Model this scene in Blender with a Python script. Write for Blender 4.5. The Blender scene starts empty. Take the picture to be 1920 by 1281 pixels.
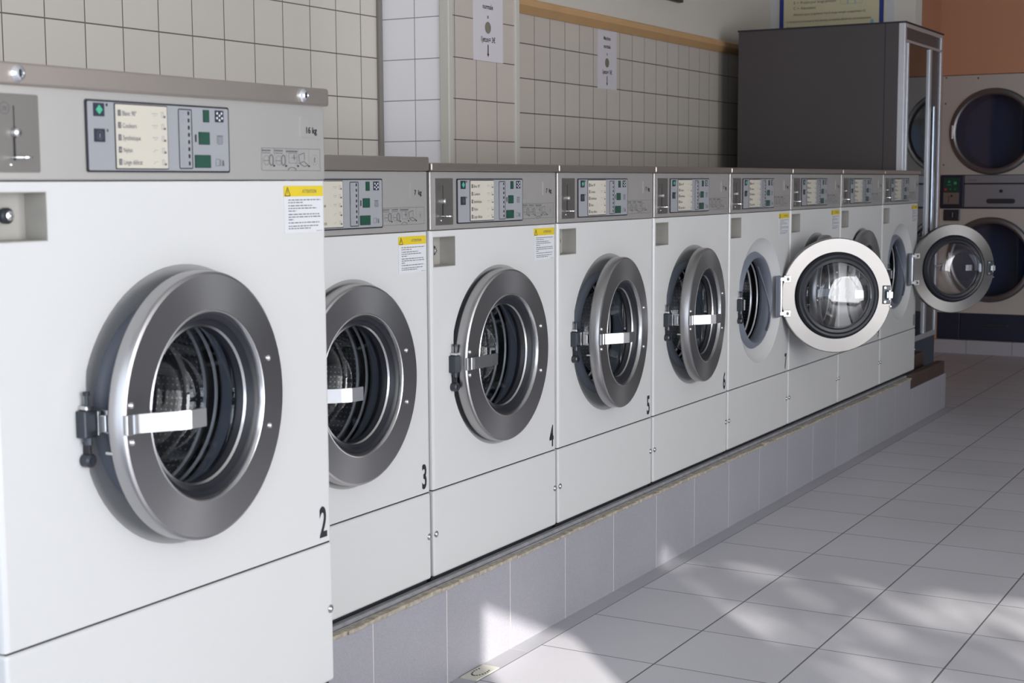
import bpy, bmesh, math, random
from mathutils import Vector, Matrix
random.seed(7)
PI = math.pi
SC = bpy.context.scene
COL = SC.collection

# ------------------------------------------------------------------ camera
F_PX, YAW, PITCH, ROLL = 2761.37, 0.51894, 0.10748, -0.00567
cam_d = bpy.data.cameras.new('camera')
cam = bpy.data.objects.new('camera', cam_d)
COL.objects.link(cam)
fw = Vector((math.cos(YAW)*math.cos(PITCH), math.sin(YAW)*math.cos(PITCH), -math.sin(PITCH)))
rt = fw.cross(Vector((0, 0, 1))).normalized()
up = rt.cross(fw)
r2 = rt*math.cos(ROLL) + up*math.sin(ROLL)
u2 = -rt*math.sin(ROLL) + up*math.cos(ROLL)
M = Matrix((r2, u2, -fw)).transposed().to_4x4()
M.translation = Vector((0, -2.0093, 1.287))
cam.matrix_world = M
cam_d.sensor_width = 36
cam_d.lens = F_PX*36/1920
cam_d.clip_start = .05
cam_d.dof.use_dof = True
cam_d.dof.focus_distance = 4.3
cam_d.dof.aperture_fstop = 7.5
SC.camera = cam

# ------------------------------------------------------------------ view, world, lights
SC.view_settings.view_transform = 'Standard'
SC.view_settings.look = 'None'
SC.view_settings.gamma = 1
SC.view_settings.use_curve_mapping = False
SC.view_settings.exposure = 0.15
try:
    SC.cycles.use_denoising = True
    SC.cycles.max_bounces = 8
    SC.cycles.transparent_max_bounces = 16
    SC.cycles.caustics_reflective = False
    SC.cycles.caustics_refractive = False
    SC.cycles.sample_clamp_indirect = 6
except Exception:
    pass
w = bpy.data.worlds.new('sky'); SC.world = w; w.use_nodes = True
bg = w.node_tree.nodes['Background']
bg.inputs[0].default_value = (.55, .72, 1, 1); bg.inputs[1].default_value = 1.4

sun_d = bpy.data.lights.new('sun', 'SUN'); sun = bpy.data.objects.new('sun', sun_d); COL.objects.link(sun)
sun.rotation_euler = Vector((1, .97, -.47)).to_track_quat('-Z', 'Y').to_euler()
sun.location = (-8, -12, 6)
sun_d.energy = 9; sun_d.angle = .008; sun_d.color = (1, .95, .88)

def area(name, loc, d, sx, sy, power, col):
    l = bpy.data.lights.new(name, 'AREA'); l.shape = 'RECTANGLE'; l.size = sx; l.size_y = sy
    l.energy = power; l.color = col
    o = bpy.data.objects.new(name, l); COL.objects.link(o); o.location = loc
    o.rotation_euler = Vector(d).to_track_quat('-Z', 'Y').to_euler()
    return o
area('assumed_window_daylight', (-.44, -1.25, 1.40), (1, 0, 0), 4.7, 2.4, 92, (.80, .88, 1))  # area lamp standing in for daylight from an assumed front window
area('added_right_lamp', (1.8, -6.44, 1.45), (0, 1, 0), 4.1, 2.7, 250, (.98, .98, 1))  # unseen lamp added before the solid right wall to even out the light
area('rear_fill_light', (7.9, -6.44, 1.45), (0, 1, 0), 2.8, 2.1, 12, (.74, .84, 1))  # unseen fill lamp added to brighten near door reflections and the far end

# ------------------------------------------------------------------ materials
def lin(c):
    return tuple(((v/255)/12.92 if v/255 <= .04045 else ((v/255+.055)/1.055)**2.4) for v in c)
MATS = {}
def mat(name, rgb, rough=.5, metal=0, spec=.5, bump=0, bscale=60, noise=0, nscale=4, coat=0, aniso=0, emit=None):
    m = bpy.data.materials.new(name); m.use_nodes = True
    nt = m.node_tree; b = nt.nodes['Principled BSDF']
    c = lin(rgb)
    b.inputs['Base Color'].default_value = (*c, 1)
    b.inputs['Roughness'].default_value = rough
    b.inputs['Metallic'].default_value = metal
    b.inputs['Specular IOR Level'].default_value = spec
    b.inputs['Coat Weight'].default_value = coat
    if aniso: b.inputs['Anisotropic'].default_value = aniso
    if emit:
        b.inputs['Emission Color'].default_value = (*lin(emit[0]), 1); b.inputs['Emission Strength'].default_value = emit[1]
    tc = nt.nodes.new('ShaderNodeTexCoord')
    if noise:
        n = nt.nodes.new('ShaderNodeTexNoise'); n.inputs['Scale'].default_value = nscale
        n.inputs['Detail'].default_value = 5
        nt.links.new(tc.outputs['Object'], n.inputs['Vector'])
        mx = nt.nodes.new('ShaderNodeMix'); mx.data_type = 'RGBA'
        mx.inputs[6].default_value = (*[v*(1-noise) for v in c], 1)
        mx.inputs[7].default_value = (*[min(1, v*(1+noise)) for v in c], 1)
        nt.links.new(n.outputs['Fac'], mx.inputs[0]); nt.links.new(mx.outputs[2], b.inputs['Base Color'])
    if bump:
        n = nt.nodes.new('ShaderNodeTexNoise'); n.inputs['Scale'].default_value = bscale
        nt.links.new(tc.outputs['Object'], n.inputs['Vector'])
        bp_ = nt.nodes.new('ShaderNodeBump'); bp_.inputs['Strength'].default_value = bump
        bp_.inputs['Distance'].default_value = .002
        nt.links.new(n.outputs['Fac'], bp_.inputs['Height']); nt.links.new(bp_.outputs[0], b.inputs['Normal'])
    MATS[name] = m
    return m

def math_n(nt, op, a, b=None, c=None):
    n = nt.nodes.new('ShaderNodeMath'); n.operation = op
    for i, v in enumerate((a, b, c)):
        if v is None: continue
        if isinstance(v, (int, float)): n.inputs[i].default_value = v
        else: nt.links.new(v, n.inputs[i])
    return n.outputs[0]

def tile_mat(name, rgb, grout, gu, gv, rough=.25, speck=0, var=.04, spec=.5, stain=0, grime=None):
    """gu, gv: (axis, offset, pitch, line width) in world metres"""
    m = bpy.data.materials.new(name); m.use_nodes = True
    nt = m.node_tree; b = nt.nodes['Principled BSDF']
    g = nt.nodes.new('ShaderNodeNewGeometry'); sp = nt.nodes.new('ShaderNodeSeparateXYZ')
    nt.links.new(g.outputs['Position'], sp.inputs[0])
    masks = []; cells = []
    for ax, off, p, lw in (gu, gv):
        if not p: continue
        u = math_n(nt, 'DIVIDE', math_n(nt, 'SUBTRACT', sp.outputs[ax], off), p)
        cells.append(math_n(nt, 'FLOOR', u))
        f = math_n(nt, 'FRACT', math_n(nt, 'ADD', u, .5))
        d = math_n(nt, 'MULTIPLY', math_n(nt, 'ABSOLUTE', math_n(nt, 'SUBTRACT', f, .5)), p)
        mr = nt.nodes.new('ShaderNodeMapRange')
        mr.inputs[1].default_value = lw*.35; mr.inputs[2].default_value = lw*.65
        mr.inputs[3].default_value = 1; mr.inputs[4].default_value = 0
        nt.links.new(d, mr.inputs[0]); masks.append(mr.outputs[0])
    mask = masks[0] if len(masks) == 1 else math_n(nt, 'MAXIMUM', masks[0], masks[1])
    cb = nt.nodes.new('ShaderNodeCombineXYZ')
    for i, c_ in enumerate(cells): nt.links.new(c_, cb.inputs[i])
    wn = nt.nodes.new('ShaderNodeTexWhiteNoise'); wn.noise_dimensions = '3D'; nt.links.new(cb.outputs[0], wn.inputs[0])
    c = lin(rgb)
    m1 = nt.nodes.new('ShaderNodeMix'); m1.data_type = 'RGBA'
    m1.inputs[6].default_value = (*[v*(1-var) for v in c], 1); m1.inputs[7].default_value = (*[min(1, v*(1+var)) for v in c], 1)
    nt.links.new(wn.outputs[0], m1.inputs[0]); out = m1.outputs[2]
    def noise_mix(scale, amt, out, detail=2):
        n = nt.nodes.new('ShaderNodeTexNoise'); n.inputs['Scale'].default_value = scale; n.inputs['Detail'].default_value = detail
        nt.links.new(g.outputs['Position'], n.inputs['Vector'])
        mr = nt.nodes.new('ShaderNodeMapRange'); mr.inputs[1].default_value = .3; mr.inputs[2].default_value = .7
        mr.inputs[3].default_value = 1-amt; mr.inputs[4].default_value = 1+amt*.6
        nt.links.new(n.outputs['Fac'], mr.inputs[0])
        x = nt.nodes.new('ShaderNodeMix'); x.data_type = 'RGBA'; x.blend_type = 'MULTIPLY'; x.inputs[0].default_value = 1
        nt.links.new(out, x.inputs[6]); nt.links.new(mr.outputs[0], x.inputs[7]); return x.outputs[2]
    if speck: out = noise_mix(420, speck, out)
    if stain: out = noise_mix(1.7, stain, out, 5)
    m2 = nt.nodes.new('ShaderNodeMix'); m2.data_type = 'RGBA'
    nt.links.new(mask, m2.inputs[0]); nt.links.new(out, m2.inputs[6]); m2.inputs[7].default_value = (*lin(grout), 1)
    nt.links.new(m2.outputs[2], b.inputs['Base Color'])
    rg = nt.nodes.new('ShaderNodeMapRange'); rg.inputs[3].default_value = rough; rg.inputs[4].default_value = .8
    nt.links.new(mask, rg.inputs[0]); nt.links.new(rg.outputs[0], b.inputs['Roughness'])
    b.inputs['Specular IOR Level'].default_value = spec
    bp_ = nt.nodes.new('ShaderNodeBump'); bp_.inputs['Strength'].default_value = .5; bp_.inputs['Distance'].default_value = .0015; bp_.invert = True
    nt.links.new(mask, bp_.inputs['Height']); nt.links.new(bp_.outputs[0], b.inputs['Normal'])
    return m

WHITE = mat('white_enamel', (202, 202, 201), .28, spec=.5)
WSIDE = WHITE
CONS = mat('console_aluminium', (194, 191, 187), .42, metal=.7)
CONSDARK = mat('console_housing_black', (34, 35, 40), .5)
EDGE = mat('bright_edge', (205, 206, 210), .3, metal=.6)
LID = mat('brushed_lid_steel', (192, 182, 173), .36, metal=.97, bump=.15, bscale=30)
COINP = mat('coin_plate_steel', (150, 147, 142), .38, metal=.9)
CUPM = mat('coin_cup_steel', (182, 179, 172), .42, metal=.4)
PANEL = mat('control_panel_grey', (144, 146, 150), .5)
INK = mat('black_ink', (30, 31, 38), .5)
INKG = mat('grey_ink', (92, 92, 98), .6)
INKL = mat('pale_ink', (150, 150, 152), .6)
CARD = mat('cream_card', (190, 185, 172), .5)
GREEN = mat('dark_green_window', (32, 72, 58), .3)
GREENL = mat('light_green_print', (70, 168, 132), .4)
BUTTON = mat('button_black', (40, 44, 58), .4)
YEL = mat('warning_yellow', (208, 184, 40), .45)
PAPER = mat('sticker_paper', (206, 207, 210), .5)
STEEL = mat('door_steel', (176, 175, 176), .3, metal=1, bump=.08, bscale=12)
STEELB = mat('door_back_steel', (134, 132, 130), .34, metal=1, bump=.08, bscale=12)
CHROME = mat('chrome', (225, 226, 228), .12, metal=1)
CHROMES = mat('satin_chrome', (205, 205, 206), .25, metal=1)
RUB = mat('black_rubber', (24, 27, 35), .4)
INNERM = mat('dark_drum_steel', (120, 120, 124), .25, metal=1)
BEAD = mat('polished_bead', (225, 226, 230), .25, metal=.55)
GASK = mat('grey_gasket_rubber', (112, 118, 130), .45)
DARK = mat('dark_cavity', (22, 22, 26), .7)
LATCH = mat('latch_dark_metal', (70, 74, 80), .35, metal=.7)
CREAMT = mat('cream_corner_trim', (196, 192, 182), .5)
SIGNP = mat('sign_paper', (212, 206, 212), .6)
SILL = mat('stained_grout', (160, 152, 138), .9, noise=.8, nscale=55, bump=.8, bscale=60)
LEDGE = mat('ledge_cement', (132, 132, 136), .8, noise=.4, nscale=45, bump=.5, bscale=80)
BROWNL = mat('brown_laminate', (74, 68, 70), .45, noise=.06, nscale=3)
ALU = mat('aluminium_frame', (196, 197, 202), .3, metal=.6)
WOOD1 = mat('varnished_wood', (204, 164, 118), .4, noise=.12, nscale=9)
WOOD2 = mat('varnished_wood_lower', (150, 112, 76), .4, noise=.12, nscale=9)
DWOOD = mat('dark_wood', (70, 52, 44), .5, noise=.2, nscale=12)
PLAS = mat('plaster', (208, 202, 193), .85, noise=.03, nscale=2, bump=.1, bscale=40)
PLASD = mat('plaster_right', (185, 184, 182), .85)
ORANGE = mat('orange_paint', (200, 147, 116), .8, noise=.05, nscale=3, bump=.1, bscale=30)
DRYW = mat('dryer_enamel', (190, 184, 178), .4)
DRYG = mat('dryer_steel', (150, 152, 160), .35, metal=.5)
DRYR = mat('dryer_ring', (120, 118, 120), .35, metal=.8)
NAVY = mat('navy_panel', (30, 36, 58), .4)
SKIRT = mat('skirting_tile', (168, 168, 176), .4)
CREAMP = mat('poster_cream', (204, 195, 162), .6)
NAVYB = mat('poster_navy', (34, 52, 130), .5)
PBLUE = mat('poster_light_blue', (110, 170, 190), .5)
PWHITE = mat('board_white', (196, 196, 200), .6)
REDL = mat('red_print', (190, 60, 50), .5)
LEAF = mat('leaf_green', (70, 104, 48), .6)
BARK = mat('bark', (84, 68, 52), .9)
CEIL = mat('ceiling_paint', (214, 212, 206), .9)
GRATE = mat('drain_cream', (206, 204, 190), .5)
JETON = mat('token_print', (124, 121, 108), .5, noise=.3, nscale=30)

def glass_mat(name, tint, ior=1.45, rough=.02, boost=1.0):
    m = bpy.data.materials.new(name); m.use_nodes = True; nt = m.node_tree
    nt.nodes.remove(nt.nodes['Principled BSDF']); out = nt.nodes['Material Output']
    t = nt.nodes.new('ShaderNodeBsdfTransparent'); t.inputs[0].default_value = (*tint, 1)
    gl = nt.nodes.new('ShaderNodeBsdfGlossy'); gl.inputs['Roughness'].default_value = rough
    gl.inputs['Color'].default_value = (1, 1, 1, 1)
    lw = nt.nodes.new('ShaderNodeLayerWeight'); lw.inputs[0].default_value = .5
    f0 = ((ior-1)/(ior+1))**2
    fr = math_n(nt, 'ADD', math_n(nt, 'MULTIPLY', math_n(nt, 'POWER', lw.outputs['Facing'], 5), 1-f0), f0)
    fac = math_n(nt, 'MINIMUM', math_n(nt, 'MULTIPLY', fr, boost), 1.0)
    mx = nt.nodes.new('ShaderNodeMixShader'); nt.links.new(fac, mx.inputs[0])
    nt.links.new(t.outputs[0], mx.inputs[1]); nt.links.new(gl.outputs[0], mx.inputs[2]); nt.links.new(mx.outputs[0], out.inputs[0])
    return m
GLASS = glass_mat('door_glass', (.88, .9, .92), 1.5, .03, 2.0)
GLASSD = glass_mat('dark_glass', (.5, .56, .68), 1.5, .05, 2.0)
GLASSC = glass_mat('cabinet_glass', (.30, .31, .33), 1.5, .01, 1.1)

def brushed(m):
    nt = m.node_tree; b = nt.nodes['Principled BSDF']
    t = nt.nodes.new('ShaderNodeTangent'); t.direction_type = 'RADIAL'; t.axis = 'Y'
    nt.links.new(t.outputs[0], b.inputs['Tangent']); b.inputs['Anisotropic'].default_value = .75
    b.inputs['Anisotropic Rotation'].default_value = 0
brushed(STEEL); brushed(STEELB)
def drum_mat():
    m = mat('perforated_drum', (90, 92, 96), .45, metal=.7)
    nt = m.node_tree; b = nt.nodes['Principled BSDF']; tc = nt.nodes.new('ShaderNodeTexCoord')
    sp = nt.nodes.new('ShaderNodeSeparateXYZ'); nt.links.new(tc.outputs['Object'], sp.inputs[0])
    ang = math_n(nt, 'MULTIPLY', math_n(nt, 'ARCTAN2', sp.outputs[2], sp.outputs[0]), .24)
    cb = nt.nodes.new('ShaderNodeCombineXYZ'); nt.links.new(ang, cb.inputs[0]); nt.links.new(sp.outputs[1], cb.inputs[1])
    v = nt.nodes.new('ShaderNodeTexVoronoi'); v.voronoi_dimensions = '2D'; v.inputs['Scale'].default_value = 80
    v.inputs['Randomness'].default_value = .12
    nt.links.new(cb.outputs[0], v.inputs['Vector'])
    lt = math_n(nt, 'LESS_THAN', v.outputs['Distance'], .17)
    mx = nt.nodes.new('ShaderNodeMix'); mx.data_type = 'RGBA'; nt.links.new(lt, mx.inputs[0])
    mx.inputs[6].default_value = (*lin((112, 114, 120)), 1); mx.inputs[7].default_value = (*lin((205, 206, 210)), 1)  # pale specks paint the glints on the hole rims into the colour
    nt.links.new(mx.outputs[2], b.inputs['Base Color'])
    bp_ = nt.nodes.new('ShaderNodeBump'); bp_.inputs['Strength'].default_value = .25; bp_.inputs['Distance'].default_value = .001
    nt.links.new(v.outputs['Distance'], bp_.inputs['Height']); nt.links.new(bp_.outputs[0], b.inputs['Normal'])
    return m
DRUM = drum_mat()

# ------------------------------------------------------------------ mesh builder
_txt = {}
def text_geo(s, size, sx=1.0, align='CENTER', bold=0):
    key = (s, size, sx, align, bold)
    if key in _txt: return _txt[key]
    cu = bpy.data.curves.new('t', 'FONT'); cu.body = s; cu.size = size; cu.align_x = align
    cu.resolution_u = 3; cu.offset = bold
    o = bpy.data.objects.new('t', cu); COL.objects.link(o)
    bpy.context.view_layer.update()
    me = o.evaluated_get(bpy.context.evaluated_depsgraph_get()).to_mesh()
    vs = [(v.co.x*sx, v.co.y) for v in me.vertices]; fs = [tuple(p.vertices) for p in me.polygons]
    bpy.data.objects.remove(o); bpy.data.curves.remove(cu)
    _txt[key] = (vs, fs)
    return vs, fs

class B:
    def __init__(s): s.bm = bmesh.new(); s.mats = []
    def mi(s, m):
        if m is None: m = s.mats[0] if s.mats else None
        if m not in s.mats: s.mats.append(m)
        return s.mats.index(m)
    def _fin(s, faces, m):
        i = s.mi(m)
        for f in faces:
            if f.is_valid: f.material_index = i
    def box(s, x0, x1, y0, y1, z0, z1, m=None, bev=0, seg=2):
        tmp = bmesh.new()
        vs = [tmp.verts.new((x, y, z)) for x in (x0, x1) for y in (y0, y1) for z in (z0, z1)]
        for q in ((0, 1, 3, 2), (4, 6, 7, 5), (0, 4, 5, 1), (2, 3, 7, 6), (0, 2, 6, 4), (1, 5, 7, 3)):
            tmp.faces.new([vs[i] for i in q])
        bmesh.ops.recalc_face_normals(tmp, faces=tmp.faces)
        if bev: bmesh.ops.bevel(tmp, geom=list(tmp.edges), offset=bev, segments=seg, affect='EDGES', profile=.5)
        s.merge(tmp, m); return s
    def merge(s, tmp, m, mtx=None):
        mi = s.mi(m); mp = {}
        for v in tmp.verts: mp[v] = s.bm.verts.new(mtx @ v.co if mtx else v.co)
        for f in tmp.faces:
            try:
                nf = s.bm.faces.new([mp[v] for v in f.verts]); nf.material_index = mi; nf.smooth = f.smooth
            except ValueError: pass
        tmp.free()
    def lathe(s, prof, c=(0, 0, 0), axis='y', m=None, n=64, close=False, smooth=True, clipx=None):
        """prof: (r, h) pairs; axis y by default"""
        rings = []
        for r, h in prof:
            if r < 1e-6:
                p = {'y': (0, h, 0), 'z': (0, 0, h), 'x': (h, 0, 0)}[axis]
                rings.append([s.bm.verts.new(Vector(p)+Vector(c))])
            else:
                ring = []
                for k in range(n):
                    a = 2*PI*k/n; u, v = r*math.cos(a), r*math.sin(a)
                    if clipx is not None: u = max(u, clipx)
                    p = {'y': (u, h, v), 'z': (u, v, h), 'x': (h, u, v)}[axis]
                    ring.append(s.bm.verts.new(Vector(p)+Vector(c)))
                rings.append(ring)
        fs = []
        pairs = list(zip(rings, rings[1:]))
        if close: pairs.append((rings[-1], rings[0]))
        for A, C_ in pairs:
            for k in range(n):
                k2 = (k+1) % n
                if len(A) == 1 and len(C_) == 1: continue
                if len(A) == 1: q = [A[0], C_[k], C_[k2]]
                elif len(C_) == 1: q = [A[k], C_[0], A[k2]]
                else: q = [A[k], C_[k], C_[k2], A[k2]]
                try:
                    f = s.bm.faces.new(q); f.smooth = smooth; fs.append(f)
                except ValueError: pass
        s._fin(fs, m); return s
    def cyl(s, c, r, h, axis='y', m=None, n=24, bev=0):
        """h runs from c along axis (may be negative)"""
        sg = 1 if h > 0 else -1
        pr = [(0, 0), (r, 0)] + ([(r, h-sg*bev), (r-bev, h)] if bev else [(r, h)]) + [(0, h)]
        return s.lathe(pr, c, axis, m, n, smooth=False if not bev else True)
    def dome(s, c, r, h, axis='y', m=None, n=20):
        pr = [(r, 0)] + [(r*math.cos(a), h*math.sin(a)) for a in [PI/2*k/5 for k in range(1, 5)]] + [(0, h)]
        return s.lathe(pr, c, axis, m, n)
    def poly(s, pts, m=None, thick=None, axis=1, smooth=False):
        vs = [s.bm.verts.new(p) for p in pts]
        f = s.bm.faces.new(vs); fs = [f]
        if thick:
            d = Vector((0, 0, 0)); d[axis] = thick
            ws = [s.bm.verts.new(Vector(p)+d) for p in pts]
            fs.append(s.bm.faces.new(list(reversed(ws))))
            n = len(pts)
            for k in range(n):
                fs.append(s.bm.faces.new([vs[k], vs[(k+1) % n], ws[(k+1) % n], ws[k]]))
        s._fin(fs, m); return s
    def rrect(s, x0, x1, z0, z1, y, r, m=None, thick=.001, n=5):
        """rounded rectangle in the xz plane, front at y, running back by thick"""
        pts = []
        for cx, cz, a0 in ((x1-r, z1-r, 0), (x0+r, z1-r, PI/2), (x0+r, z0+r, PI), (x1-r, z0+r, 1.5*PI)):
            for k in range(n+1):
                a = a0+PI/2*k/n; pts.append((cx+r*math.cos(a), y, cz+r*math.sin(a)))
        return s.poly(pts, m, thick)
    def ring(s, x0, x1, z0, z1, y, r, t, m=None, thick=.001):
        """rounded rectangular outline of line width t"""
        o, i = [], []
        for L, e in ((o, 0), (i, t)):
            rr = max(r-e, .0005)
            for cx, cz, a0 in ((x1-e-rr, z1-e-rr, 0), (x0+e+rr, z1-e-rr, PI/2), (x0+e+rr, z0+e+rr, PI), (x1-e-rr, z0+e+rr, 1.5*PI)):
                for k in range(5):
                    a = a0+PI/2*k/4; L.append(s.bm.verts.new((cx+rr*math.cos(a), y, cz+rr*math.sin(a))))
        fs = []
        n = len(o)
        for k in range(n): fs.append(s.bm.faces.new([o[k], o[(k+1) % n], i[(k+1) % n], i[k]]))
        s._fin(fs, m); return s
    def quad(s, x0, x1, z0, z1, y, m=None):
        return s.poly([(x0, y, z0), (x1, y, z0), (x1, y, z1), (x0, y, z1)], m)
    def text(s, st, x, y, z, size, m, sx=1.0, align='CENTER', plane='xz', bold=0):
        vs, fs = text_geo(st, size, sx, align, bold)
        if plane == 'xz': nv = [s.bm.verts.new((x+a, y, z+b)) for a, b in vs]
        elif plane == 'yz': nv = [s.bm.verts.new((x, y-a, z+b)) for a, b in vs]
        out = []
        for f in fs:
            try: out.append(s.bm.faces.new([nv[i] for i in f]))
            except ValueError: pass
        s._fin(out, m); return s
    def bars(s, x0, x1, z, h, y, m, rnd):
        """one line of tiny illegible print, as word-long dashes"""
        x = x0
        while x < x1:
            wd = rnd.uniform(.004, .013); e = min(x+wd, x1)
            s.quad(x, e, z, z+h, y, m); x = e+.0022
        return s
    def tube(s, pts, r, m=None, n=10):
        pts = [Vector(p) for p in pts]; rings = []
        for i, p in enumerate(pts):
            d = (pts[min(i+1, len(pts)-1)]-pts[max(i-1, 0)]).normalized()
            a = d.orthogonal().normalized(); b = d.cross(a)
            rings.append([s.bm.verts.new(p+a*r*math.cos(2*PI*k/n)+b*r*math.sin(2*PI*k/n)) for k in range(n)])
        fs = []
        for A, C_ in zip(rings, rings[1:]):
            # align rings roughly
            off = min(range(n), key=lambda o: (A[0].co-C_[o].co).length)
            for k in range(n):
                f = s.bm.faces.new([A[k], A[(k+1) % n], C_[(k+1+off) % n], C_[(k+off) % n]]); f.smooth = True; fs.append(f)
        fs.append(s.bm.faces.new(rings[0][::-1])); fs.append(s.bm.faces.new(rings[-1]))
        s._fin(fs, m); return s
    def mesh(s, name, recalc=True):
        if recalc: bmesh.ops.recalc_face_normals(s.bm, faces=s.bm.faces)
        for e in s.bm.edges:
            if len(e.link_faces) == 2 and e.calc_face_angle(0) > .5: e.smooth = False
        me = bpy.data.meshes.new(name); s.bm.to_mesh(me); s.bm.free()
        for m in s.mats: me.materials.append(m)
        return me
    def build(s, name, parent=None, loc=(0, 0, 0), rz=0, recalc=True):
        return place(s.mesh(name, recalc), name, parent, loc, rz)

def place(me, name, parent=None, loc=(0, 0, 0), rz=0):
    o = bpy.data.objects.new(name, me); COL.objects.link(o)
    o.location = loc; o.rotation_euler = (0, 0, rz)
    if parent: o.parent = parent
    return o

CACHE = {}
def part(name, key, fn, parent, loc=(0, 0, 0), rz=0):
    if key not in CACHE:
        b = fn(); CACHE[key] = b.mesh(name)
    return place(CACHE[key], name, parent, loc, rz)

def thing(name, label, cat, loc=(0, 0, 0), rz=0, group=None):
    o = bpy.data.objects.new(name, None); COL.objects.link(o); o.empty_display_size = .1
    o.location = loc; o.rotation_euler = (0, 0, rz)
    tag(o, label, cat, group); return o
def tag(o, label, cat, group=None):
    o['label'] = label; o['category'] = cat
    if group: o['group'] = group
    return o
def struct(name, b, label=None):
    o = b.build(name); o['kind'] = 'structure'
    if label: o['label'] = label
    return o

# ------------------------------------------------------------------ room shell
FLOORM = tile_mat('floor_tiles', (192, 191, 197), (96, 94, 94), (0, 4.1914, .3364, .0036), (1, -.4325, .3442, .0046), rough=.42, speck=.10, var=.025, stain=.05)
STRIPM = tile_mat('floor_border_tiles', (170, 170, 176), (190, 190, 190), (0, 3.4475, .328, .003), (1, 50, 0, 0), rough=.45, speck=.10, var=.03, stain=.06)
PLINM = tile_mat('plinth_tiles', (156, 155, 162), (206, 202, 196), (0, 3.4475, .328, .003), (1, 50, 0, 0), rough=.4, speck=.12, var=.03, stain=.08)
TILEL = tile_mat('wall_tiles_near', (202, 196, 188), (100, 94, 88), (0, 2.843, .1515, .0040), (2, 1.4485, .152, .0040), rough=.16, var=.02)
TILER = tile_mat('wall_tiles_far', (204, 196, 186), (84, 78, 73), (0, 5.835, .1464, .0036), (2, 1.4412, .1513, .0042), rough=.16, var=.03)
TILEPF = tile_mat('pier_tiles_front', (196, 187, 178), (84, 76, 72), (0, 4.834, .153, .0032), (2, 1.447, .151, .0034), rough=.18, var=.02)
TILEPS = tile_mat('pier_tiles_side_lit', (236, 234, 237), (140, 140, 142), (1, 1.046, .15, .003), (2, 1.4425, .1508, .0032), rough=.2, var=.015)  # window light on this face is put into the paler tile colour

XF, YR, XB, ZC = -.5, -6.5, 11.5, 2.9
struct('floor', B().box(XF-.2, XB, YR, -.0885, -.1, 0, FLOORM))
struct('trim_1', B().box(XF, 8.47, -.0885, .3, -.1, 0, STRIPM), 'narrow border strip of cut floor tiles along the plinth')
struct('floor_rear', B().box(8.47, XB, -.0885, 1.3, -.1, 0, FLOORM))
struct('wall_left', B().box(XF, 4.9, 1.2, 1.3, 0, ZC, TILEL))
struct('wall_left_far', B().box(4.9, 9.05, 1.2, 1.3, 0, 2.05, TILER))
struct('wall_left_upper', B().box(4.9, 9.05, 1.2, 1.3, 2.05, ZC, PLAS))
pier = B().box(4.635, 5.15, .9, 1.2, 0, ZC, TILEPF)
pier.bm.faces.ensure_lookup_table()
si = pier.mi(TILEPS)
for f in pier.bm.faces:
    if all(abs(v.co.x-4.635) < 1e-5 for v in f.verts): f.material_index = si
struct('wall_pier', pier, 'tiled pier jutting from the left wall')
struct('trim_2', B().box(4.628, 4.66, .893, .935, 0, ZC, CREAMT, .004), 'cream corner trim on the near edge of the pier')
struct('trim_3', B().box(5.125, 5.158, .893, .93, 0, ZC, CREAMT, .004), 'cream corner trim on the far edge of the pier')
struct('trim_4', B().box(4.61, 4.636, 1.188, 1.2, 0, ZC, mat('corner_grout', (124, 120, 114), .8), .002), 'grey grout joint in the corner of wall and pier')
struct('wall_partition', B().box(8.9, 9.05, .31, 1.2, 0, ZC, PLAS))
struct('wall_alcove', B().box(9.05, XB, .72, .9, 0, ZC, ORANGE))
# back wall: orange bulkhead over the dryers, plain beyond them
struct('wall_back', B().box(XB, XB+.15, YR, .9, 0, ZC, PLASD))
struct('wall_bulkhead', B().box(11.2, XB, -2.72, .72, 2.058, ZC, ORANGE))
struct('wall_bulkhead_side', B().box(11.2, XB, -2.92, -2.72, 0, ZC, ORANGE))
struct('wall_bulkhead_jamb', B().box(11.2, XB, .696, .72, 0, 2.057, ORANGE))
struct('wall_right', B().box(-.5, XB, YR-.15, YR, 0, ZC, PLASD))
struct('ceiling', B().box(XF-.2, XB+.15, YR-.15, 1.3, ZC, ZC+.1, CEIL))
# front wall with assumed openings (behind the camera)
fwl = B()
FW = mat('front_wall_paint', (170, 168, 164), .8)
for y0, y1, z0, z1 in ((-6.5, -6.4, 0, ZC), (-6.4, -4.85, 2.45, ZC), (-6.4, -4.85, 0, .12), (-4.85, -4.25, 0, ZC), (-4.25, -3.72, 2.0, ZC), (-4.25, -3.72, 0, .1),
                       (-3.72, -3.6, 0, ZC), (-3.6, .2, 2.55, ZC), (-3.6, .2, 0, .3), (.2, 1.3, 0, ZC)):
    fwl.box(-.62, XF, y0, y1, z0, z1, FW)
fwl.box(-.66, -.62, -3.7, .3, .1, 2.7, FW)  # slab added outside the window opening to keep the sun out
struct('wall_front', fwl)
wf = B()
for y in (-3.6, -2.35, -1.1, .15): wf.box(-.46, -.40, y, y+.05, .3, 2.55, ALU)
wf.box(-.46, -.40, -3.6, .2, .3, .36, ALU).box(-.46, -.40, -3.6, .2, 2.49, 2.55, ALU)
struct('assumed_window_frame', wf)  # frame of the assumed front window, unseen behind the camera
for nm, xa_, xb_, n_ in (('right_lamp_frame', -.28, 3.88, 3), ('rear_lamp_frame', 6.46, 9.34, 2)):  # unseen frames added around the right-wall lamps; solid wall behind
    w2 = B()
    for k in range(n_+1):
        x_ = xa_+(xb_-xa_)*k/n_; w2.box(x_-.03, x_+.03, -6.435, -6.38, .08, 2.82, ALU)
    w2.box(xa_, xb_, -6.435, -6.38, .05, .10, ALU).box(xa_, xb_, -6.435, -6.38, 2.80, 2.85, ALU)
    struct(nm, w2)
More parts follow.
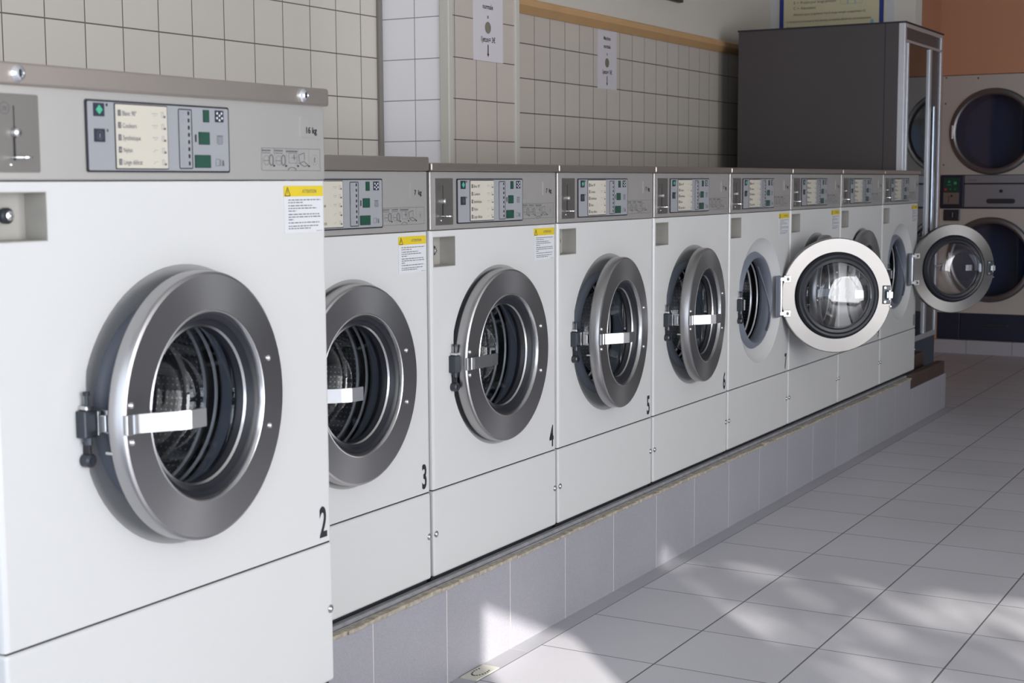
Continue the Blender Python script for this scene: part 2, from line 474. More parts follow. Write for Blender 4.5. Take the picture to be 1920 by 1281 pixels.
# tree outside, whose leaves break up the low sun
tr = thing('tree', 'leafy green street tree outside the shop front', 'tree', (-4.2, -9.2, 0))
lv = B(); rl = random.Random(3)
for i in range(2000):
    while True:
        p = Vector([rl.uniform(-1, 1) for _ in range(3)])
        if p.length < 1: break
    p = Vector((p.x*1.3, p.y*1.25, p.z*1.5+2.95)); sz = rl.uniform(.06, .13)
    q = Matrix.Rotation(rl.uniform(0, 6.28), 3, 'Z') @ Matrix.Rotation(rl.uniform(0, 3.14), 3, 'X')
    lv.poly([p+q@Vector(v) for v in ((-sz, 0, 0), (0, -sz*.5, 0), (sz, 0, 0), (0, sz*.5, 0))], LEAF)
lv.build('foliage', tr, recalc=False)
B().lathe([(.16, 0), (.11, 1.4), (.07, 3.2), (0, 3.9)], axis='z', m=BARK, n=14).build('trunk', tr)

# plinth carrying the machines
pl = B()
pl.box(XF, 7.67, -.03, 1.2, 0, .25, PLINM)
pl.box(XF, 2.345, -.285, -.03, 0, .25, PLINM)
pl.box(7.67, 8.44, -.03, 1.2, 0, .198, PLINM)
struct('plinth', pl, 'grey tiled plinth under the row of washing machines')
rj = random.Random(5)
sl = B()
x = XF
while x < 7.66:
    e = min(x+rj.uniform(.03, .09), 7.67)
    sl.box(x, e, -.034+rj.uniform(-.002, .002), -.012, .2485, .2575+rj.uniform(-.003, .003), SILL, .001, 1); x = e
sl.box(XF, 7.67, -.012, 1.2, .25, .2595, LEDGE)
sl.box(2.36, 7.67, -.010, .010, .2595, .270, LEDGE, .003)
sl.box(XF, 2.345, -.287, -.012, .25, .2595, LEDGE)
struct('trim_5', sl, 'stained cream grout line and cement ledge on top of the plinth')
struct('trim_6', B().box(7.67, 8.42, -.026, .02, .198, .268, DWOOD, .003), 'brown board on the end of the plinth')
struct('trim_7', B().box(7.78, 8.30, .06, .16, .198, .33, DWOOD, .003).box(7.84, 8.85, .14, 1.1, .19, .385, mat('slate_riser', (58, 64, 78), .6)).box(8.44, 8.85, .14, 1.1, 0, .19, DWOOD), 'dark riser under the display cabinet')
# wooden rail on the far wall
wr = B()
wr.poly([(5.15, 1.2, 2.024), (5.15, 1.192, 2.022), (5.15, 1.165, 2.054), (5.15, 1.165, 2.080), (5.15, 1.172, 2.086), (5.15, 1.2, 2.086)], WOOD1, 3.75, 0)
struct('trim_8', wr, 'varnished wooden rail above the far wall tiles')
struct('baseboard_back', B().box(11.14, 11.2, -2.72, .72, 0, .10, tile_mat('skirting', (172, 172, 180), (110, 110, 112), (1, .46, .33, .004), (2, 50, 0, 0), rough=.35)))

# floor drain
dg = B().box(3.172, 3.288, -.086, -.036, 0, .003, GRATE)
for k in range(14):
    a = PI*(.35+1.3*k/13); dg.cyl((3.235+.036*math.cos(a)*1.0, -.061+.017*math.sin(a), .003), .0028, .0006, 'z', DARK, 8)
tag(dg.build('floor_drain'), 'small cream drain plate with dark slots in the floor strip by the plinth', 'drain')

# ------------------------------------------------------------------ washing machines
def arc_rect(x0, x1, z0, z1): return [(x0, z0), (x1, z0), (x1, z1), (x0, z1)]

def body_mesh(x0, x1, z0, z1, depth, cx, cz, cup):
    """white housing: front sheet with the porthole and the coin cup cut out, rounded edges, sides"""
    b = B(); b.mi(WHITE); bm = b.bm
    r = .009
    o = [bm.verts.new((x, 0, z)) for x, z in arc_rect(x0+r, x1-r, z0+.0015, z1-.0015)]
    edges = [bm.edges.new((o[i], o[(i+1) % 4])) for i in range(4)]
    N = 72
    hole = []
    for k in range(N):
        a = 2*PI*k/N
        hole.append(bm.verts.new((cx+max(.245*math.cos(a), -.232), 0, cz+.245*math.sin(a))))
    edges += [bm.edges.new((hole[i], hole[(i+1) % N])) for i in range(N)]
    cv = [bm.verts.new((x, 0, z)) for x, z in arc_rect(*cup)]
    edges += [bm.edges.new((cv[i], cv[(i+1) % 4])) for i in range(4)]
    bmesh.ops.triangle_fill(bm, edges=edges, use_beauty=True)
    # rounded edge then sides
    prev = o
    for t in (PI/6, PI/3, PI/2):
        e = r*(1-math.sin(t)); y = r*(1-math.cos(t))
        cur = [bm.verts.new((x, y, z)) for x, z in arc_rect(x0+e, x1-e, z0+.0015*(1-math.sin(t)), z1-.0015*(1-math.sin(t)))]
        for k in range(4):
            f = bm.faces.new([prev[k], prev[(k+1) % 4], cur[(k+1) % 4], cur[k]]); f.smooth = True
        prev = cur
    back = [bm.verts.new((x, depth, z)) for x, z in arc_rect(x0, x1, z0, z1)]
    for k in range(4): bm.faces.new([prev[k], prev[(k+1) % 4], back[(k+1) % 4], back[k]])
    bm.faces.new(back)
    # dish
    prev = hole
    for rr, y in ((.2435, .0012), (.240, .006), (.205, .024), (.188, .030), (.184, .032)):
        cur = [bm.verts.new((cx+max(rr*math.cos(2*PI*k/N), -.232), y, cz+rr*math.sin(2*PI*k/N))) for k in range(N)]
        for k in range(N):
            f = bm.faces.new([prev[k], prev[(k+1) % N], cur[(k+1) % N], cur[k]]); f.smooth = True
        prev = cur
    for f in bm.faces: f.material_index = 0
    return b

def door_ring():
    b = B()
    b.lathe([(.172, .004), (.2315, .004)], (-.235, 0, 0), 'y', STEELB, 96)
    b.lathe([(.2315, .004), (.2345, .0), (.2345, -.023), (.2325, -.0275), (.228, -.030), (.1675, -.030)], (-.235, 0, 0), 'y', STEEL, 96)
    b.lathe([(.1675, -.030), (.1655, -.0315), (.1635, -.0305), (.1600, -.024), (.160, -.012), (.172, .004)], (-.235, 0, 0), 'y', CHROMES, 96)
    bmesh.ops.remove_doubles(b.bm, verts=b.bm.verts, dist=1e-5)
    return b
def door_seal():
    return B().lathe([(.1605, -.022), (.157, -.019), (.151, -.017), (.147, -.010), (.141, -.004), (.136, .010), (.139, .022), (.150, .024), (.158, .020), (.166, .022), (.174, .016), (.178, .005), (.176, .001), (.164, -.002)],
                     (-.235, 0, 0), 'y', RUB, 80, close=True)
def door_glass():
    return B().lathe([(.143, -.002), (.139, .006), (.134, .030), (.128, .060), (.120, .084), (.112, .096), (.100, .102), (.06, .104), (0, .104)],
                     (-.235, 0, 0), 'y', GLASS, 64)
def door_glass_rim():
    b = B()
    b.lathe([(.1435, -.006), (.1395, -.009), (.1365, -.005), (.1395, -.001)], (-.235, 0, 0), 'y', CHROMES, 64, close=True)
    return b
def door_hinge():
    b = B().cyl((0, .004, -.064), .0065, .128, 'z', CHROME, 14)
    for z in (-.078, .062):
        b.box(-.030, .006, -.004, .012, z, z+.016, CHROMES, .002)
        b.box(-.040, -.010, .004, .010, z-.006, z+.022, CHROMES, .002)
        b.cyl((-.026, .010, z+.008), .006, .005, 'y', LATCH, 12, .001)
    return b
def door_catch():
    b = B().box(-.462, -.428, .002, .008, -.038, .038, LATCH, .003)
    b.box(-.466, -.440, .008, .024, -.014, .014, CHROMES, .002)
    b.box(-.452, -.446, .008, .030, -.02, .02, CHROMES, .001)
    for z in (-.029, .029): b.cyl((-.437, .008, z), .0055, .004, 'y', CHROMES, 12, .001)
    b.cyl((-.462, -.002, -.048), .003, .014, 'y', CHROMES, 8)
    return b
def rivet(): return B().dome((0, 0, 0), .0062, -.005, 'y', CHROMES, 16)
def handle(theta):
    def f():
        b = B()
        b.box(-.468, -.452, -.036, -.030, -.0165, .0165, CHROMES, .001)
        b.cyl((-.449, -.034, -.0155), .0045, .031, 'z', CHROME, 12)
        # lever: flat strap following a bent path in the xy plane
        c, s_ = math.cos(theta), math.sin(theta)
        path = [(-.449, -.035), (-.441, -.037), (-.449+.07*c, -.036-.07*s_), (-.449+.092*c, -.036-.09*s_), (-.449+.120*math.cos(theta*.72), -.036-.120*math.sin(theta*.82))]
        t = .0035; h = .0155
        bm = b.bm; mi = b.mi(CHROMES); rows = []
        for i, p in enumerate(path):
            a = Vector(path[max(i-1, 0)]); e = Vector(path[min(i+1, len(path)-1)]); d = (e-a).normalized(); n = Vector((-d.y, d.x))*t
            rows.append([bm.verts.new((p[0]+n.x*sg, p[1]+n.y*sg, z)) for sg, z in ((1, -h), (1, h), (-1, h), (-1, -h))])
        for A, C_ in zip(rows, rows[1:]):
            for k in range(4): bm.faces.new([A[k], A[(k+1) % 4], C_[(k+1) % 4], C_[k]]).material_index = mi
        bm.faces.new(rows[0]).material_index = mi; bm.faces.new(rows[-1][::-1]).material_index = mi
        bmesh.ops.bevel(bm, geom=[e for e in bm.edges if all(v in sum(rows, []) for v in e.verts)], offset=.0009, segments=2, affect='EDGES')
        return b
    return f

def control_panel():
    b = B()  # origin at panel lower left, z 0..0.116, x 0..0.344
    b.rrect(0, .344, 0, .116, -.003, .004, INK, .004)
    b.rrect(.003, .341, .003, .113, -.0036, .003, PANEL, .002)
    b.ring(.2115, .246, .0062, .109, -.0042, .003, .0018, INK)
    for k in range(8):
        z = .1018-k*.01228
        b.rrect(.2355, .2395, z-.0034, z+.0034, -.0044, .0016, INK, .0006)
        # small faint pictograms in the indicator column
        if k in (2, 3, 4): b.quad(.217, .229, z-.0005, z+.0005, -.0042, INKL); b.quad(.219, .227, z+.001, z+.0018, -.0042, INKL)
        else: b.ring(.2195, .2265, z-.0035, z+.0035, -.0042, .0022, .0006, INKL)
    b.quad(.2525, .2565, .053, .066, -.0042, INK)
    # basket and drum marks
    b.ring(.310, .325, .050, .064, -.0042, .004, .0009, INKG); b.quad(.3085, .3265, .0645, .0656, -.0042, INKG)
    for k in range(3): b.quad(.3135+k*.0035, .3142+k*.0035, .052, .062, -.0042, INKG)
    b.ring(.305, .316, .012, .024, -.0042, .002, .0007, INKG); b.quad(.318, .3188, .012, .024, -.0042, INKG)
    b.poly([(.322, -.0042, .012), (.328, -.0042, .012), (.3265, -.0042, .022), (.3235, -.0042, .022)], INKG)
    for u in (.0435, .044): b.quad(u-.0004, u+.0028, .106, .1105, -.0042, GREEN)
    b.quad(.0435, .0468, .065, .0695, -.0042, GREEN)
    return b
def program_card():
    b = B()
    b.rrect(.0610, .1845, .005, .112, -.0046, .002, INK, .001)
    b.rrect(.0627, .1828, .0067, .1103, -.0052, .0015, CARD, .001)
    for k, t in enumerate(('Blanc 90°', 'Couleurs', 'Synthétique', 'Nylon', 'Linge délicat')):
        z = .0955-k*.0199
        b.quad(.0675, .0745, z-.004, z+.006, -.0056, INKG)
        b.text(str(k+1) if k else '1', .071, -.0059, z-.0022, .0085, CARD, .7)
        b.text(t, .0775, -.0056, z-.0032, .0112, INKG, .78, 'LEFT')
        if k < 3: b.quad(.146, .160, z+.0018, z+.0030, -.0056, INKL); b.quad(.149, .158, z-.0015, z-.0008, -.0056, INKL)
        else: b.quad(.150, .158, z+.001, z+.002, -.0056, INKL); b.quad(.147, .152, z-.0015, z-.0005, -.0056, INKL)
        b.ring(.1685, .1745, z-.0035, z+.0055, -.0056, .001, .0009, INKL); b.quad(.1735, .179, z-.004, z-.0005, -.0056, INKG)
    return b
def start_button():
    b = B().rrect(.0155, .0385, .0895, .1105, -.0052, .001, BUTTON, .002)
    b.poly([(.027, -.0056, .092), (.0345, -.0056, .1), (.027, -.0056, .108), (.0195, -.0056, .1)], GREENL)
    return b
def extra_button():
    b = B().rrect(.0155, .0385, .0485, .0695, -.0052, .001, BUTTON, .002)
    b.ring(.0205, .0335, .052, .066, -.0056, .005, .0009, INKG)
    b.text('E', .027, -.0056, .0555, .009, INKL, .8)
    return b
def win(x0, x1, z0, z1):
    return lambda: B().rrect(x0-.0007, x1+.0007, z0-.0007, z1+.0007, -.0044, .0012, INK, .001).rrect(x0, x1, z0, z1, -.005, .001, GREEN, .001)
def mark_button():
    b = B().rrect(.306, .328, .089, .1095, -.0046, .0005, BUTTON, .001)
    for cx, cz in ((.311, .1045), (.3225, .1045), (.317, .1005), (.3105, .096), (.3235, .096), (.317, .0925)):
        b.poly([(cx+.0023*math.cos(a), -.005, cz+.0023*math.sin(a)) for a in [PI*k/4 for k in range(8)]], PAPER)
    return b
def coin_slot():
    b = B().rrect(0, .083, 0, .118, -.0015, .003, COINP, .003)
    b.ring(.008, .026, .087, .105, -.0018, .008, .0008, INKG)
    b.text('7X', .017, -.002, .0925, .009, INKG, .8)
    b.box(.0335, .0350, -.0022, -.0012, .040, .100, INK)
    b.lathe([(.008, -.001), (.0085, -.004), (.007, -.010), (.004, -.012), (0, -.0125)], (.034, 0, .060), 'y', CHROMES, 20)
    b.box(.0315, .0350, -.0024, -.001, .018, .052, INK)
    b.lathe([(.017, 0), (.017, .0018), (.008, .0018), (.008, 0)], (.041, -.010, .0215), 'z', CHROME, 24, close=True)
    b.dome((.026, -.0015, .0115), .003, -.002, 'y', CHROME, 10)
    return b
def coin_cup():
    x0, x1, z0, z1 = 0, .104, 0, .077; d = .045; b = B(); bm = b.bm; b.mi(CUPM)
    F = [bm.verts.new((x, -.0008, z)) for x, z in arc_rect(x0, x1, z0, z1)]
    F2 = [bm.verts.new((x, -.0008, z)) for x, z in arc_rect(x0+.0015, x1-.0015, z0+.0015, z1-.0015)]
    K = [bm.verts.new((x, d, z)) for x, z in arc_rect(x0+.003, x1-.003, z0+.003, z1-.003)]
    for A, C_ in ((F, F2), (F2, K)):
        for k in range(4): bm.faces.new([A[k], A[(k+1) % 4], C_[(k+1) % 4], C_[k]])
    bm.faces.new(K)
    return b
def cup_lock():
    b = B().lathe([(.0125, 0), (.0125, -.008), (.010, -.010), (0, -.010)], (.060, .045, .040), 'y', LATCH, 20)
    b.lathe([(.0075, 0), (.0075, -.004), (.004, -.005), (.003, -.002), (0, -.002)], (.060, .035, .040), 'y', CHROMES, 16)
    return b
def rated_label(txt):
    def f():
        b = B().rrect(0, .061, 0, .039, -.0012, .0006, CONS, .001)
        b.text(txt, .033, -.0017, .0085, .0168 if len(txt) < 6 else .0185, INK, .98, bold=.0005)
        return b
    return f
def pictogram():
    b = B(); y = -.0014
    b.ring(0, .178, 0, .042, y, .001, .0006, INKG)
    for k, x in enumerate((.036, .072, .108, .142)):
        b.quad(x-.0002, x+.0002, .012, .042, y, INKG)
        b.poly([(x-.002, y-.0002, .0065), (x+.003, y-.0002, .009), (x-.002, y-.0002, .0115)], INK)
    for x in (.002, .038):
        b.quad(x, x+.024, .036, .0385, y, INKG); b.quad(x, x+.024, .032, .033, y, INKG)
        b.lathe([(.009, 0), (.0085, 0)], (x+.012, y, .019), 'y', INKG, 24)
        b.quad(x+.004, x+.018, .018, .019, y, INKG)
        r = [(x+.026+.0062*math.cos(a), y, .0195+.0105*math.sin(a)) for a in [2*PI*k/20 for k in range(20)]]
        r2 = [(x+.026+.0048*math.cos(a), y, .0195+.009*math.sin(a)) for a in [2*PI*k/20 for k in range(20)]]
        for k in range(20): b.poly([r[k], r[(k+1) % 20], r2[(k+1) % 20], r2[k]], INKG)
    b.quad(.074, .106, .035, .038, y, INKG); b.ring(.080, .104, .014, .033, y, .001, .0006, INKG)
    b.quad(.096, .0975, .020, .031, y, INKG); b.quad(.088, .102, .024, .0247, y, INKG)
    for k in range(8):
        a, c = PI*k/8, PI*(k+1)/8
        b.poly([(.090+.013*math.cos(a), y, .0008+.006*math.sin(a)), (.090+.013*math.cos(c), y, .0008+.006*math.sin(c)), (.090+.0115*math.cos(c), y, .0008+.005*math.sin(c)), (.090+.0115*math.cos(a), y, .0008+.005*math.sin(a))], INKG)
    for P, Q in (((.111, .030), (.128, .034)), ((.111, .030), (.113, .014)), ((.128, .034), (.129, .020)), ((.113, .014), (.126, .018)), ((.126, .018), (.139, .011)), ((.139, .011), (.127, .008)), ((.127, .008), (.113, .014))):
        d = Vector((Q[0]-P[0], Q[1]-P[1])).normalized()*.0005
        b.poly([(P[0]-d.y, y, P[1]+d.x), (Q[0]-d.y, y, Q[1]+d.x), (Q[0]+d.y, y, Q[1]-d.x), (P[0]+d.y, y, P[1]-d.x)], INKG)
    b.lathe([(.010, 0), (.0095, 0)], (.160, y, .021), 'y', INKL, 24)
    b.quad(.1595, .1607, .016, .026, y, INK)
    return b
def warning_sticker():
    b = B(); r = random.Random(11)
    b.rrect(0, .121, 0, .070, -.0010, .001, PAPER, .0008)
    b.rrect(0, .121, .070, .090, -.0011, .0008, YEL, .0008)
    y = -.0015
    b.text('ATTENTION', .078, y, .0765, .0095, INKG, .85)
    T = [(.0025, .0715), (.0185, .0715), (.0105, .0875)]
    for k in range(3):
        P, Q = T[k], T[(k+1) % 3]; d = Vector((Q[0]-P[0], Q[1]-P[1])).normalized()*.0007
        b.poly([(P[0]-d.y, y, P[1]+d.x), (Q[0]-d.y, y, Q[1]+d.x), (Q[0]+d.y, y, Q[1]-d.x), (P[0]+d.y, y, P[1]-d.x)], INK)
    b.quad(.0099, .0111, .0755, .0825, y, INK)
    for z, x1 in ((.0625, .113), (.0575, .056), (.0515, .087), (.0465, .100), (.0415, .036), (.0350, .108), (.0300, .113), (.0250, .028), (.0190, .108), (.0125, .104), (.0080, .080)):
        b.bars(.012, x1, z, .0017, y, INKG, r)
    b.bars(.098, .116, .0025, .0012, y, INKL, r)
    return b
def latch():
    b = B().box(-.016, .012, -.020, .004, -.022, .022, LATCH, .002)
    b.box(.011, .016, -.022, .002, -.020, .020, CHROMES, .001)
    b.box(-.010, .008, -.018, .004, .022, .030, CHROMES, .002)
    b.cyl((-.001, -.010, .030), .0035, .022, 'z', LATCH, 10)
    b.cyl((-.001, -.010, .046), .0055, .006, 'z', INK, 10)
    b.cyl((-.001, -.010, -.034), .007, .012, 'z', LATCH, 12)
    b.box(-.003, .003, -.014, .002, -.050, -.030, INK, .001)
    b.cyl((0, .002, -.060), .0115, -.020, 'y', LATCH, 18, .003)
    b.cyl((0, -.018, -.060), .006, -.0015, 'y', INK, 12)
    return b
def gasket():
    b = B().lathe([(.196, .036), (.188, .024), (.182, .016), (.174, .012), (.168, .013), (.163, .020), (.160, .035), (.163, .056), (.172, .068), (.188, .072)],
                     (0, 0, 0), 'y', GASK, 72)
    # moulded fold running round the inside of the seal
    b.tube([(.1625*math.cos(a), .030+.022*math.sin(a*2), .1625*math.sin(a)) for a in [-.9+1.8*k/14 for k in range(15)]], .0035, GASK, 8)
    return b
def drum_rim():
    b = B().lathe([(.190, .072), (.168, .073)], (0, 0, 0), 'y', INNERM, 64)
    for y in (.076, .104):
        b.lathe([(.168+.0035*math.cos(t), y+.0035*math.sin(t)) for t in [2*PI*k/8 for k in range(8)]], (0, 0, 0), 'y', BEAD, 72, close=True)
    b.lathe([(.169, .079), (.170, .102)], (0, 0, 0), 'y', INNERM, 64)
    b.lathe([(.170, .106), (.178, .110), (.205, .112)], (0, 0, 0), 'y', INNERM, 64)
    return b
def drum():
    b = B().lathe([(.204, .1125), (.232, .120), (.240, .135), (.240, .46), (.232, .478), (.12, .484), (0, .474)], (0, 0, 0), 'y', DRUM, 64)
    for k in range(3):
        a = 2*PI*k/3+.4; t = B()
        t.poly([(-.02, .18, -.238), (.02, .18, -.238), (.006, .18, -.185), (-.006, .18, -.185)], CHROMES, .27)
        b.merge(t.bm.copy(), CHROMES, Matrix.Rotation(a, 4, 'Y')); t.bm.free()
    return b

def washer(num, x0, yf, wd, dz, zseam, cz, ang, theta, label, sticker=True, kg='7  kg', tall_lid=False, big=False, group='small washing machines in the row'):
    ZB = .2595; K = '16' if big else '7'
    root = thing('washing_machine', label, 'washing machine', (x0, yf, ZB), group=group)
    xa, xb = .007, wd-.006; cx = wd/2+(.003 if not big else 0); zs = ZB
    ct, cbm = 1.316+dz, 1.169+dz       # console top and bottom
    Z = lambda z: z-zs
    part('foot_rail', 'foot'+K, lambda: B().box(xa+.004, xb-.004, .012, .70, 0, .021, CONSDARK), root)
    part('lower_panel', 'low'+K, lambda: B().box(xa, xb, 0, .71, .0205, Z(zseam)-.0015, WHITE, .006, 3), root)
    cup = (.019, .123, Z(1.075+dz), Z(1.152+dz))
    part('body', 'body'+K, lambda: body_mesh(xa, xb, Z(zseam)+.0015, Z(cbm)-.001, .71, cx, Z(cz), cup), root)
    part('seam_strip', 'seam'+K, lambda: B().box(xa+.004, xb-.004, .004, .70, Z(zseam)-.0015, Z(zseam)+.0015, CONSDARK), root)
    part('console', 'cons'+K, lambda: B().box(xa, xb, 0, .016, Z(cbm), Z(ct), CONS, .003, 3).box(xa+.001, xb-.001, .016, .70, Z(cbm), Z(ct), CONSDARK), root)
    if tall_lid: lz0, lz1 = ct+.001, ct+.0355
    elif big: lz0, lz1 = 1.437, 1.471
    else: lz0, lz1 = ct+.001, ct+.0215
    lid = part('lid', 'lid'+K+str(tall_lid), lambda: B().box(.001 if not tall_lid else -.005, wd-.002-(.008 if tall_lid else 0), -.010, .71, Z(lz0), Z(lz1), LID, .004, 3), root)
    if not big and not tall_lid:
        part('vent_strip', 'vent', lambda: B().box(.02, .30, .42, .60, Z(ct)+.0215, Z(ct)+.031, CONSDARK, .001), root)
    if big:
        for x in (.066, .760):
            part('lid_lock', 'lock', lambda: B().lathe([(.0135, 0), (.0135, -.003), (.010, -.007), (.006, -.0095), (.005, -.008), (0, -.008)], (0, 0, 0), 'y', CHROME, 24).box(-.0012, .0012, -.0100, -.007, -.005, .005, INK), root, (x, -.010, Z(1.4545)))
    part('coin_slot', 'coin', coin_slot, root, (.030, 0, Z(1.181+dz)))
    cp = part('coin_return_cup', 'cup', coin_cup, root, (.019, 0, Z(1.075+dz)))
    part('lock', 'cuplock', cup_lock, cp)
    px = .131 if not big else .209
    P = part('control_panel', 'panel', control_panel, root, (px, 0, Z(1.182+dz)))
    part('program_card', 'card', program_card, P)
    part('start_button', 'btn1', start_button, P)
    part('option_button', 'btn2', extra_button, P)
    part('display_window', 'g1', win(.2755, .290, .0885, .1085), P)
    part('display_window', 'g2', win(.263, .290, .0495, .0700), P)
    part('display_window', 'g3', win(.2515, .2915, .0090, .0300), P)
    part('symbol_panel', 'mark', mark_button, P)
    xr = wd-.68
    part('capacity_label', 'kg'+kg, rated_label(kg), root, (xr+.597, 0, Z(1.250+dz)))
    part('pictogram_strip', 'pict', pictogram, root, (xr+.480, 0, Z(1.1865+dz)))
    if sticker:
        part('warning_sticker', 'stick', warning_sticker, root, (xr+.543, 0, Z(1.0675+dz)))
    if num:
        def dec():
            b = B(); b.text(num, 0, -.0006, 0, .0855, INK, .58 if len(num) == 1 else .46, 'RIGHT', bold=.0022); return b
        o = part('number_decal', 'num'+num, dec, root, (xr+.658, 0, Z(zseam)+.016))
    for x in (.018, wd-.016):
        part('screw', 'screw', lambda: B().cyl((0, 0, 0), .0085, -.0015, 'y', CHROMES, 18).dome((0, -.0015, 0), .006, -.004, 'y', CHROMES, 14), root, (x, 0, Z(.391+(.04 if big else 0))))
    # porthole interior
    part('door_gasket', 'gasket', gasket, root, (cx, 0, Z(cz)))
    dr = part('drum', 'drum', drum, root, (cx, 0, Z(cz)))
    part('drum_rim', 'drumrim', drum_rim, dr)
    part('latch', 'latch', latch, root, (cx-.240, 0, Z(cz)))
    part('hinge_plate', 'hplate', lambda: B().box(.185, .236, -.001, .006, -.085, .085, GASK, .003).box(.226, .242, -.006, .010, -.055, .055, LATCH, .002), root, (cx, 0, Z(cz)))
    D = part('door', 'door', door_ring, root, (cx+.235, 0, Z(cz)), math.radians(ang))
    part('door_seal', 'dseal', door_seal, D)
    part('door_glass', 'dglass', door_glass, D)
    part('glass_rim', 'dgrim', door_glass_rim, D)
    part('hinge', 'dhinge', door_hinge, D)
    part('catch', 'dcatch', door_catch, D)
    part('handle', 'dh%.2f' % theta, handle(theta), D)
    for x, z in ((-.449, .030), (-.449, -.030), (-.052, .063), (-.052, -.063)):
        part('rivet', 'rivet', rivet, D, (x, -.0295, z))
    return root

R = math.radians
X0 = 3.102; W = .68
washer('2', 1.512, -.245, .845, .1255, .569, .905, 5.8, R(36), 'large 16 kg white washing machine numbered 2, nearest the camera', kg='16 kg', big=True, group=None)
washer('3', X0-W, 0, W, 0, .505, .822, 1, R(40), 'white 7 kg washing machine numbered 3, half hidden behind the large one', tall_lid=True)
washer('4', X0, 0, W, 0, .505, .822, 1, R(4), 'white 7 kg washing machine numbered 4, its round door shut and handle flat')
washer('5', X0+W, 0, W, 0, .505, .822, 6.3, R(36), 'white 7 kg washing machine numbered 5, door ajar, no yellow warning sticker', sticker=False)
washer('6', X0+2*W, 0, W, 0, .505, .822, 6.2, R(42), 'white 7 kg washing machine numbered 6, door ajar, beside the one standing open', sticker=False)
washer('7', X0+3*W, 0, W, 0, .505, .822, 127, R(4), 'washing machine numbered 7, its big steel door swung wide open towards the viewer')
washer('8', X0+4*W, 0, W, 0, .505, .822, 6, R(36), 'white washing machine mostly hidden behind the wide open door of number 7')
washer('9', X0+5*W, 0, W, 0, .505, .822, 1, R(4), 'white washing machine with closed door, second from the far end, no yellow sticker', sticker=False)
washer('10', X0+6*W, 0, W, 0, .505, .822, 131, R(4), 'white washing machine numbered 10 at the far end, door swung open past the row')

# ------------------------------------------------------------------ paper signs
def price_sign(name, x0, x1, y, z0, dzz, label):
    b = B(); b.box(x0, x1, y-.0012, y-.0002, z0, z0+.297, SIGNP)
    cx = (x0+x1)/2-.003; yy = y-.0016
    b.text('Machine', cx, yy, z0+.236, .026, INK, .88, bold=.0005)
    b.text('normale', cx, yy, z0+.197, .026, INK, .88, bold=.0005)
    b.text('=', cx, yy, z0+.158, .026, INK, .9, bold=.0005)
    b.poly([(cx+.0225*math.cos(2*PI*k/24), yy, z0+.127+.0225*math.sin(2*PI*k/24)) for k in range(24)], JETON)
    b.text('1jeton= 3€', cx, yy, z0+.073, .0285, INK, .84, bold=.0005)
    b.quad(cx-.0035, cx+.0035, z0+.028, z0+.063, yy, INK)
    b.poly([(cx, yy, z0+.016), (cx+.0085, yy, z0+.029), (cx-.0085, yy, z0+.029)], INK)
    tag(b.build(name), label, 'sign', 'token price notices')
price_sign('paper_sign', 4.812, 5.034, .9, 1.748, 0, 'white paper price notice taped to the tiled pier')
price_sign('paper_sign', 6.466, 6.676, 1.2, 1.739, 0, 'white paper price notice on the tiles below the wooden rail')

# picture frame over the rail
fr = thing('picture_frame', 'dark wooden picture frame bottom edge high on the plaster wall', 'picture frame', (7.12, 1.17, 2.24))
B().box(-.32, .32, 0, .03, 0, .035, DWOOD, .003).box(-.32, -.285, 0, .03, .035, .46, DWOOD, .003).box(.285, .32, 0, .03, .035, .46, DWOOD, .003).box(-.32, .32, 0, .03, .46, .495, DWOOD, .003).build('frame', fr)
B().box(-.285, .285, .012, .028, .035, .46, CREAMP).build('picture', fr)

# instruction poster on the partition, lettering towards -x
ps = thing('instruction_poster', 'cream instruction poster with blue borders above the brown cabinet', 'poster', (8.9, .82, 2.2))
B().box(-.012, -.001, -.386, .40, -.40, .62, PWHITE).build('backing_board', ps)
pb = B(); pb.box(-.016, -.012, -.333, .333, -.38, .6, CREAMP)
pb.box(-.017, -.0155, .298, .325, -.38, .6, NAVYB); pb.box(-.017, -.0155, -.325, -.298, -.38, .6, NAVYB)
xx = -.0175
for t, y, z, sz in (('A  =  Prélavage', .235, .205, .024), ('B  =  Produit pour lavage principal', .235, .168, .024), ('C  =  Adoucissant', .235, .134, .024),
                    ('Attention (pour programme 4 et 5 ne pas remplir compartiment A)', .235, .098, .0205),
                    ('6. Introduire la monnaie ou le(s) jeton(s). La machine démarrera automatiquement.', .275, .056, .0195),
                    ('7. Vous pouvez suivre le déroulement du programme', .275, .016, .0235), ('    sur le cadran rond de la machine à laver.', .275, -.010, .0235)):
    pb.text(t, xx, y, z, sz, INKG, .8, 'LEFT', 'yz')
for k in range(3):
    y0 = -.06-.045*k
    for (a, c, d, e) in ((y0, y0-.045, .150, .152), (y0, y0-.002, .150, .20), (y0-.043, y0-.045, .150, .20)):
        pb.poly([(xx, a, d), (xx, c, d), (xx, c, e), (xx, a, e)], PBLUE)
pb.poly([(xx, -.235, .0), (xx, -.275, .0), (xx, -.262, .05), (xx, -.25, .05)], PBLUE)
pb.poly([(xx, -.20, .0), (xx, -.228, .0), (xx, -.228, .022), (xx, -.20, .022)], PBLUE)
pb.build('poster_sheet', ps)

